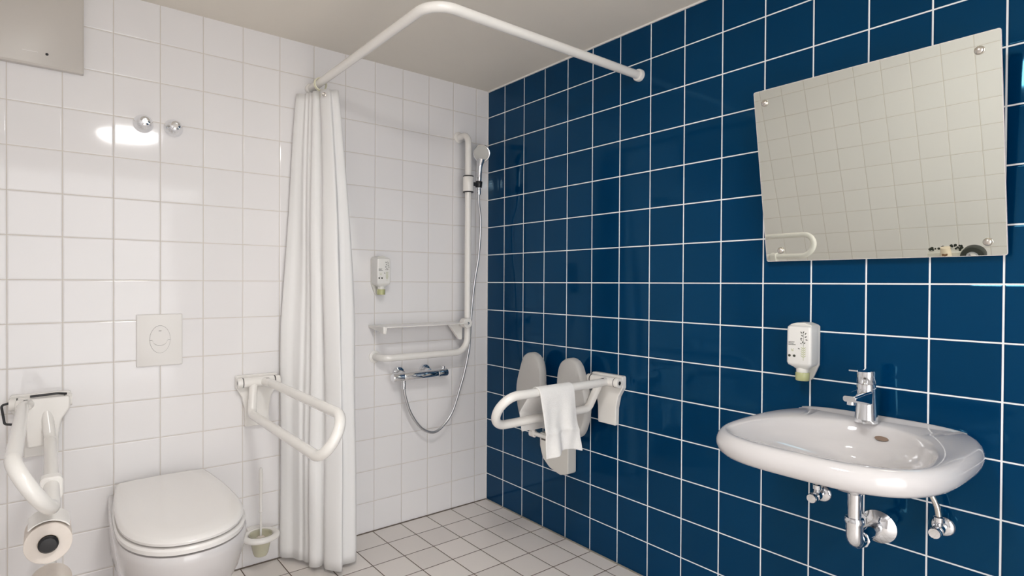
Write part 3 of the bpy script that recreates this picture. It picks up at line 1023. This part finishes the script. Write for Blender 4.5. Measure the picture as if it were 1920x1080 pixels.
# ------------------------------------------------------------------ towel over the rail (hangs in the YZ plane, width along x)
tw = thing('towel', 'small white terry towel draped over the grab rail on the blue wall', 'towel', (-0.38, -0.895, 0.784))
bm = bmesh.new()
NU, NV = 30, 64
front, back, rr = 0.243, 0.190, 0.0205
tot = front + PI * rr + back
rows = []
for j in range(NV + 1):
    s = tot * j / NV
    row = []
    for i in range(NU + 1):
        u = i / NU
        xx = (u - 0.5) * 0.185
        if s < front:
            hgt = front - s
            k = hgt / front
            wavef = 0.010 * k * math.sin(u * 9.0 + 0.8 * math.sin(5 * k)) + 0.005 * k * math.sin(u * 17 + 3 * k)
            crease = 0.005 * math.exp(-((k - 0.62 - 0.04 * u) / 0.035) ** 2)
            y = -rr - 0.004 - wavef - crease - 0.010 * k
            z = -hgt - 0.010 * k * math.cos(u * 5) * (1 if s < 0.01 else 0.8)
            xx = xx * (1 - 0.03 * k) + 0.028 * k
        elif s < front + PI * rr:
            a = (s - front) / rr
            y = -rr * math.cos(a) * 1.0 - 0.002 * math.cos(a)
            z = rr * math.sin(a) + 0.0
        else:
            k = (s - front - PI * rr) / back
            y = rr + 0.004 + 0.085 * min(1.0, k / 0.55) + 0.004 * k * math.sin(u * 8 + 1)
            z = -(s - front - PI * rr) * 0.93
            xx = xx * (1 - 0.10 * k) + 0.022 * k
        row.append(bm.verts.new((xx, y, z)))
    rows.append(row)
for a, b in zip(rows[:-1], rows[1:]):
    for k in range(NU):
        bm.faces.new((a[k], a[k + 1], b[k + 1], b[k]))
o = link('cloth', bm, M['towel'], tw, angle=180)
sm_ = o.modifiers.new('thick', 'SOLIDIFY')
sm_.thickness = 0.0045
sm_.offset = 0.0
o.modifiers.new('sub', 'SUBSURF').levels = 1

# ------------------------------------------------------------------ tilted wall mirror (local x -> world -y)
mr_ = thing('wall_mirror', 'frameless rectangular mirror tilted forward on the blue wall above the washbasin', 'mirror', (-0.022, -1.8385, 1.277), -PI / 2)
MW, ML, MT = 0.597, 0.553, 0.006
tl = math.atan2(0.100, 0.544)


def mp(x, l, d):
    """point on the mirror: x along, l up the glass, d out of its face"""
    return (x, -(l * math.sin(tl)) - d * math.cos(tl), l * math.cos(tl) - d * math.sin(tl))


gl = round_poly([(-MW / 2, 0), (MW / 2, 0), (MW / 2, ML), (-MW / 2, ML)], 0.006, 4)
bm = loft(bmesh.new(), [[mp(a, b, -MT / 2) for a, b in gl], [mp(a, b, MT / 2) for a, b in gl]])
g = link('glass_edge', bm, M['mirror_edge'], mr_, smooth=False)
gl2 = round_poly([(-MW / 2 + .0012, .0012), (MW / 2 - .0012, .0012), (MW / 2 - .0012, ML - .0012), (-MW / 2 + .0012, ML - .0012)], 0.006, 4)
bm = loft(bmesh.new(), [[mp(a, b, MT / 2 + 0.0001) for a, b in gl2], [mp(a, b, MT / 2 + 0.0004) for a, b in gl2]])
link('silvered_face', bm, M['mirror'], mr_, smooth=False)
bm = loft(bmesh.new(), [[mp(a, b, -MT / 2 - 0.001) for a, b in gl2], [mp(a, b, -MT / 2 - 0.0001) for a, b in gl2]])
link('back_coating', bm, M['mirror_back'], mr_, smooth=False)
nrm = Vector(mp(0, 0, 1)) - Vector(mp(0, 0, 0))
for x, l in ((-0.265, 0.512), (0.258, 0.512), (-0.250, 0.036), (0.262, 0.036)):
    bm = lathe(bmesh.new(), [(0.0105, 0.0002), (0.0105, 0.003), (0.009, 0.006), (0.005, 0.0085), (0.0, 0.009)], mp(x, l, MT / 2 + 0.0004), nrm, 24)
    link('fixing_screw', bm, M['steel'], mr_)
for x in (-0.2, 0.2):
    for y0, z0 in ((-0.075, 0.455), (-0.002, 0.03)):
        bm = box(bmesh.new(), x - 0.012, x + 0.012, y0, 0.0215, z0, z0 + 0.02)
        link('tilt_bracket', bm, M['black'], mr_, smooth=False)

# ------------------------------------------------------------------ washbasin (world axes, wall at x = 0)
YC = -1.853
wb = thing('washbasin', 'wide white ceramic washbasin hung on the blue wall below the mirror', 'washbasin', (0, YC, 0.62))
NB = 96


def sup(cx, af, ab, b, nf, nb, z, clip=None, b2=None, skew=0.0):
    out = []
    for k in range(NB):
        t = 2 * PI * k / NB
        c, s = math.cos(t), math.sin(t)
        n_ = nf if c < 0 else nb
        a_ = af if c < 0 else ab
        x = cx + a_ * math.copysign(abs(c) ** (2 / n_), c)
        y = b * math.copysign(abs(s) ** (2 / n_), s)
        if clip is not None:
            x = min(x, clip)
        out.append((x, y + skew, z - 0.62))
    return out


bm = bmesh.new()
def O_(f, z):
    return sup(-0.2787, 0.313 * f, 0.36 * f, 0.262 * f, 3.1, 2.7, z, -0.001, skew=-0.013)


def I_(cx, af, ab, b_, n1, n2, z):
    return sup(cx, af, ab, b_, n1, n2, z, skew=-0.008)


loops = [
    sup(-0.19, 0.045, 0.045, 0.045, 2, 2, 0.640), sup(-0.19, 0.075, 0.075, 0.080, 2, 2, 0.660),
    sup(-0.20, 0.120, 0.140, 0.120, 2.2, 2.2, 0.690, -0.001), sup(-0.22, 0.130, 0.200, 0.150, 2.4, 2.4, 0.713, -0.001),
    sup(-0.25, 0.200, 0.260, 0.190, 2.8, 2.6, 0.733, -0.001),
    O_(0.78, 0.743), O_(0.90, 0.747), O_(0.955, 0.752), O_(0.985, 0.761), O_(1.0, 0.774), O_(0.999, 0.786), O_(0.985, 0.797), O_(0.962, 0.805), O_(0.935, 0.8085),
    I_(-0.400, 0.141, 0.314, 0.221, 2.9, 2.15, 0.8070), I_(-0.400, 0.136, 0.308, 0.216, 2.9, 2.1, 0.8015),
    I_(-0.393, 0.134, 0.294, 0.207, 2.9, 2.1, 0.788), I_(-0.370, 0.136, 0.262, 0.198, 2.9, 2.1, 0.771), I_(-0.340, 0.148, 0.212, 0.178, 2.8, 2.1, 0.755),
    I_(-0.295, 0.140, 0.150, 0.145, 2.5, 2, 0.740), I_(-0.245, 0.095, 0.100, 0.100, 2.2, 2, 0.722), I_(-0.205, 0.050, 0.050, 0.050, 2, 2, 0.709),
    I_(-0.200, 0.028, 0.028, 0.028, 2, 2, 0.703),
]
loft(bm, loops)
basin = link('bowl', bm, M['ceramic'], wb, angle=70)
# low raised ledge along the wall
bm = bmesh.new()
lps = []
for k in range(33):
    s = -1 + 2 * k / 32
    y = 0.205 * s
    hgt = 0.010 * (1 - abs(s) ** 4)
    d_ = 0.018 + 0.008 * (1 - s * s)
    lps.append([(-0.001, y, 0.165), (-0.001, y, 0.185 + hgt), (-0.006, y, 0.1875 + hgt), (-0.011, y, 0.185 + hgt), (-0.012 - d_, y, 0.1865), (-0.012 - d_, y, 0.165)])
loft(bm, lps)
link('back_ledge', bm, M['ceramic'], wb, angle=60)
for y in (-0.175, 0.155):
    bm = box(bmesh.new(), -0.12, -0.001, y - 0.030, y + 0.022, 0.096, 0.128)
    link('wall_lug', bm, M['ceramic'], wb, bevel=0.008)
bm = bmesh.new()
lathe(bm, [(1.0, 0.0), (1.0, 0.003), (0.0, 0.003)], (0, 0, 0), (0, 0, 1), 24)
q = Vector((0, 0, 1)).rotation_difference(Vector((-0.86, 0, 0.50)))
for v in bm.verts:
    v.co = q @ Vector((v.co.x * 0.0065, v.co.y * 0.0165, v.co.z)) + Vector((-0.1145, -0.047, 0.155))
link('overflow_slot', bm, principled('overflow_brass', (0.16, 0.11, 0.08), 0.35, metal=0.6), wb)
bm = lathe(bmesh.new(), [(0.031, 0.0555), (0.031, 0.058), (0.024, 0.060), (0.0, 0.064)], (-0.200, -0.008, 0.025), (0, 0, 1), 28)
link('drain_plug', bm, M['chrome'], wb)

# ------------------------------------------------------------------ basin tap
tp = thing('basin_tap', 'chrome single-lever mixer tap standing on the washbasin', 'tap', (-0.088, YC, 0.8085))
bm = lathe(bmesh.new(), [(0.0290, 0.0005), (0.0294, 0.003), (0.0280, 0.012), (0.0252, 0.055), (0.0232, 0.095), (0.0226, 0.108), (0.0215, 0.110)], seg=40)
link('body', bm, M['chrome'], tp)
bm = bmesh.new()
secs = []
for k in range(9):
    s = k / 8
    x = -0.012 - 0.108 * s
    z = 0.072 + 0.012 * s - 0.004 * s * s
    w_, h_ = 0.040 - 0.008 * s, 0.042 - 0.026 * s
    secs.append([(x, a, z + b) for a, b in rrect(w_, h_, 0.007, 4)])
loft(bm, secs)
lathe(bm, [(0.0105, 0), (0.0105, 0.010)], (-0.108, 0, 0.063), (0, 0, 1), 20)
link('spout', bm, M['chrome'], tp, bevel=0.001)
bm = lathe(bmesh.new(), [(0.0215, 0.1105), (0.0226, 0.112), (0.0230, 0.142), (0.0220, 0.147), (0.012, 0.149), (0.0, 0.149)], seg=40)
hd2 = link('lever_cap', bm, M['chrome'], tp)
bm = bmesh.new()
secs = []
for k in range(9):
    s = k / 8
    x = 0.012 - 0.108 * s
    z = 0.1475 + 0.005 * s + 0.003 * s * s
    secs.append([(x, a, z + b) for a, b in rrect(0.034 - 0.012 * s, 0.012 - 0.008 * s, 0.0015, 3)])
loft(bm, secs)
link('lever', bm, M['chrome'], hd2, bevel=0.001)
bm = lathe(bmesh.new(), [(0.0, 0.0), (0.003, 0.0004), (0.003, -0.0006)], (-0.0228, -0.004, 0.127), (-1, -0.1, 0), 12)
link('temperature_dot', bm, M['gap'], tp)

# ------------------------------------------------------------------ waste pipe and angle valves
wp_ = thing('waste_trap', 'chrome waste pipe with elbow and large rosette under the washbasin', 'waste pipe', (-0.180, YC - 0.006, 0.472))
bm = lathe(bmesh.new(), [(0.0, 0.171), (0.034, 0.171), (0.034, 0.166), (0.026, 0.160), (0.019, 0.156), (0.017, 0.153)], seg=32)
link('flange', bm, M['chrome'], wp_)
bm = tube(bmesh.new(), [(0, 0, 0.158), (0, 0, 0.082)], 0.0165, 28)
link('tailpipe', bm, M['chrome'], wp_)
bm = bmesh.new()
lathe(bm, [(0.0175, 0.072), (0.0240, 0.074), (0.0245, 0.082), (0.0215, 0.088), (0.017, 0.089)], seg=28)
tube(bm, fillet([(0, 0, 0.076), (0, 0, 0.018), (0.045, 0, 0.018)], 0.026, 10), 0.0205, 28)
link('elbow', bm, M['chrome'], wp_)
bm = bmesh.new()
lathe(bm, [(0.0205, 0.0), (0.0245, 0.003), (0.0245, 0.022), (0.0205, 0.026)], (0.038, 0, 0.018), (1, 0, 0), 8)
lathe(bm, [(0.0165, 0.0), (0.0165, 0.10)], (0.075, 0, 0.018), (1, 0, 0), 28)
link('outlet_pipe', bm, M['chrome'], wp_)
bm = lathe(bmesh.new(), [(0.047, 0.0008), (0.047, 0.004), (0.040, 0.009), (0.023, 0.020), (0.018, 0.021)], (0.180, 0, 0.018), (-1, 0, 0), 40)
link('rosette', bm, M['chrome'], wp_)


def angle_valve(y, label, hose_pts):
    t = thing('angle_valve', label, 'valve', (0, y, 0.543), group='chrome angle valves under the washbasin')
    bm = lathe(bmesh.new(), [(0.027, 0.0008), (0.027, 0.003), (0.023, 0.008), (0.012, 0.011)], (0, 0, 0), (-1, 0, 0), 32)
    link('rosette', bm, M['chrome'], t)
    bm = bmesh.new()
    lathe(bm, [(0.0105, 0.006), (0.0105, 0.030), (0.0135, 0.033), (0.0135, 0.052), (0.010, 0.056), (0.010, 0.062)], (0, 0, 0), (-1, 0, 0), 20)
    lathe(bm, [(0.009, 0.0), (0.009, 0.014), (0.0120, 0.016), (0.0120, 0.028), (0.008, 0.031)], (-0.042, 0, 0.006), (0, 0, 1), 12)
    link('body', bm, M['chrome'], t)
    bm = lathe(bmesh.new(), [(0.0130, 0.0), (0.0150, 0.003), (0.0150, 0.016), (0.0130, 0.020), (0.0, 0.0205)], (-0.062, 0, 0), (-1, 0, 0), 14)
    link('valve_handle', bm, M['chrome'], t)
    bm = tube(bmesh.new(), spline(hose_pts, 8), 0.0072, 14)
    link('supply_hose', bm, M['steel'], t)
    return t


angle_valve(-1.708, 'chrome angle valve left of the waste pipe, half hidden below the washbasin',
            [(-0.042, 0, 0.034), (-0.044, -0.004, 0.07), (-0.060, -0.03, 0.13)])
angle_valve(-2.010, 'chrome angle valve right of the waste pipe with a bent steel hose above it',
            [(-0.042, 0, 0.034), (-0.042, 0.006, 0.065), (-0.046, 0.024, 0.105), (-0.060, 0.06, 0.170)])

# ------------------------------------------------------------------ things seen only in the mirror, by the left wall
TBX, TBY = -2.43, -1.42
tb = thing('side_table', 'low white side table by the left wall, seen at the bottom of the mirror', 'table', (TBX, TBY, 0))
bm = bmesh.new()
prism(bm, rrect(0.34, 0.34, 0.03), 0.400, 0.420, 'XY')
link('tabletop', bm, M['plastic'], tb, bevel=0.003)
for sx in (-1, 1):
    for sy in (-1, 1):
        bm = lathe(bmesh.new(), [(0.012, 0.0), (0.014, 0.399)], (sx * 0.13, sy * 0.13, 0.0005), (0, 0, 1), 16)
        link('leg', bm, M['plastic'], tb)
pl = thing('planter_box', 'white box with dark twigs mirrored at the lower right of the mirror', 'planter', (TBX - 0.03, TBY + 0.002, 0.4205))
bm = box(bmesh.new(), -0.05, 0.05, -0.088, 0.088, 0, 0.084)
link('box', bm, M['plastic'], pl, smooth=False, bevel=0.004)
lf = bmesh.new()
rnd = random.Random(4)
for k in range(26):
    c = Vector((rnd.uniform(-0.03, 0.03), rnd.uniform(-0.085, 0.085), 0.086 + rnd.uniform(0, 0.018)))
    bmesh.ops.create_icosphere(lf, subdivisions=1, radius=rnd.uniform(0.005, 0.011), matrix=Matrix.Translation(c))
link('leaves', lf, M['leaf'], pl)
pc = thing('paper_cup', 'small cream cup with brown writing mirrored in front of the white box', 'cup', (TBX + 0.055, TBY - 0.012, 0.4205))
bm = lathe(bmesh.new(), [(0.033, 0.0), (0.0245, 0.122), (0.025, 0.128), (0.0, 0.130)], seg=32)
link('cup_body', bm, M['cup'], pc)
bm = bmesh.new()
rnd = random.Random(2)
pts = []
for k in range(18):
    a = R(-28 + 56 * k / 17)
    rr = 0.0275
    pts.append((rr * math.cos(a), rr * math.sin(a), 0.088 + 0.008 * math.sin(k * 1.9)))
tube(bm, pts, 0.0018, 6)
link('brown_scribble', bm, M['brown'], pc)
hb2 = thing('dark_roll', 'dark grey hollow roll mirrored right of the cream cup', 'roll', (TBX + 0.010, TBY - 0.130, 0.4205))
bm = bmesh.new()
lathe(bm, [(0.030, 0.0), (0.056, 0.0), (0.058, 0.003), (0.058, 0.052), (0.056, 0.055), (0.030, 0.055), (0.030, 0.0)], (0.0275, 0, 0.0585), (-1, 0, 0), 40, False, False)
link('outer_band', bm, principled('charcoal', (0.035, 0.04, 0.035), 0.5), hb2)
bm = bmesh.new()
lathe(bm, [(0.020, 0.001), (0.0295, 0.001), (0.0295, 0.054), (0.020, 0.054), (0.020, 0.001)], (0.0275, 0, 0.0585), (-1, 0, 0), 40, False, False)
link('inner_band', bm, principled('pale_grey', (0.5, 0.5, 0.55), 0.5), hb2)
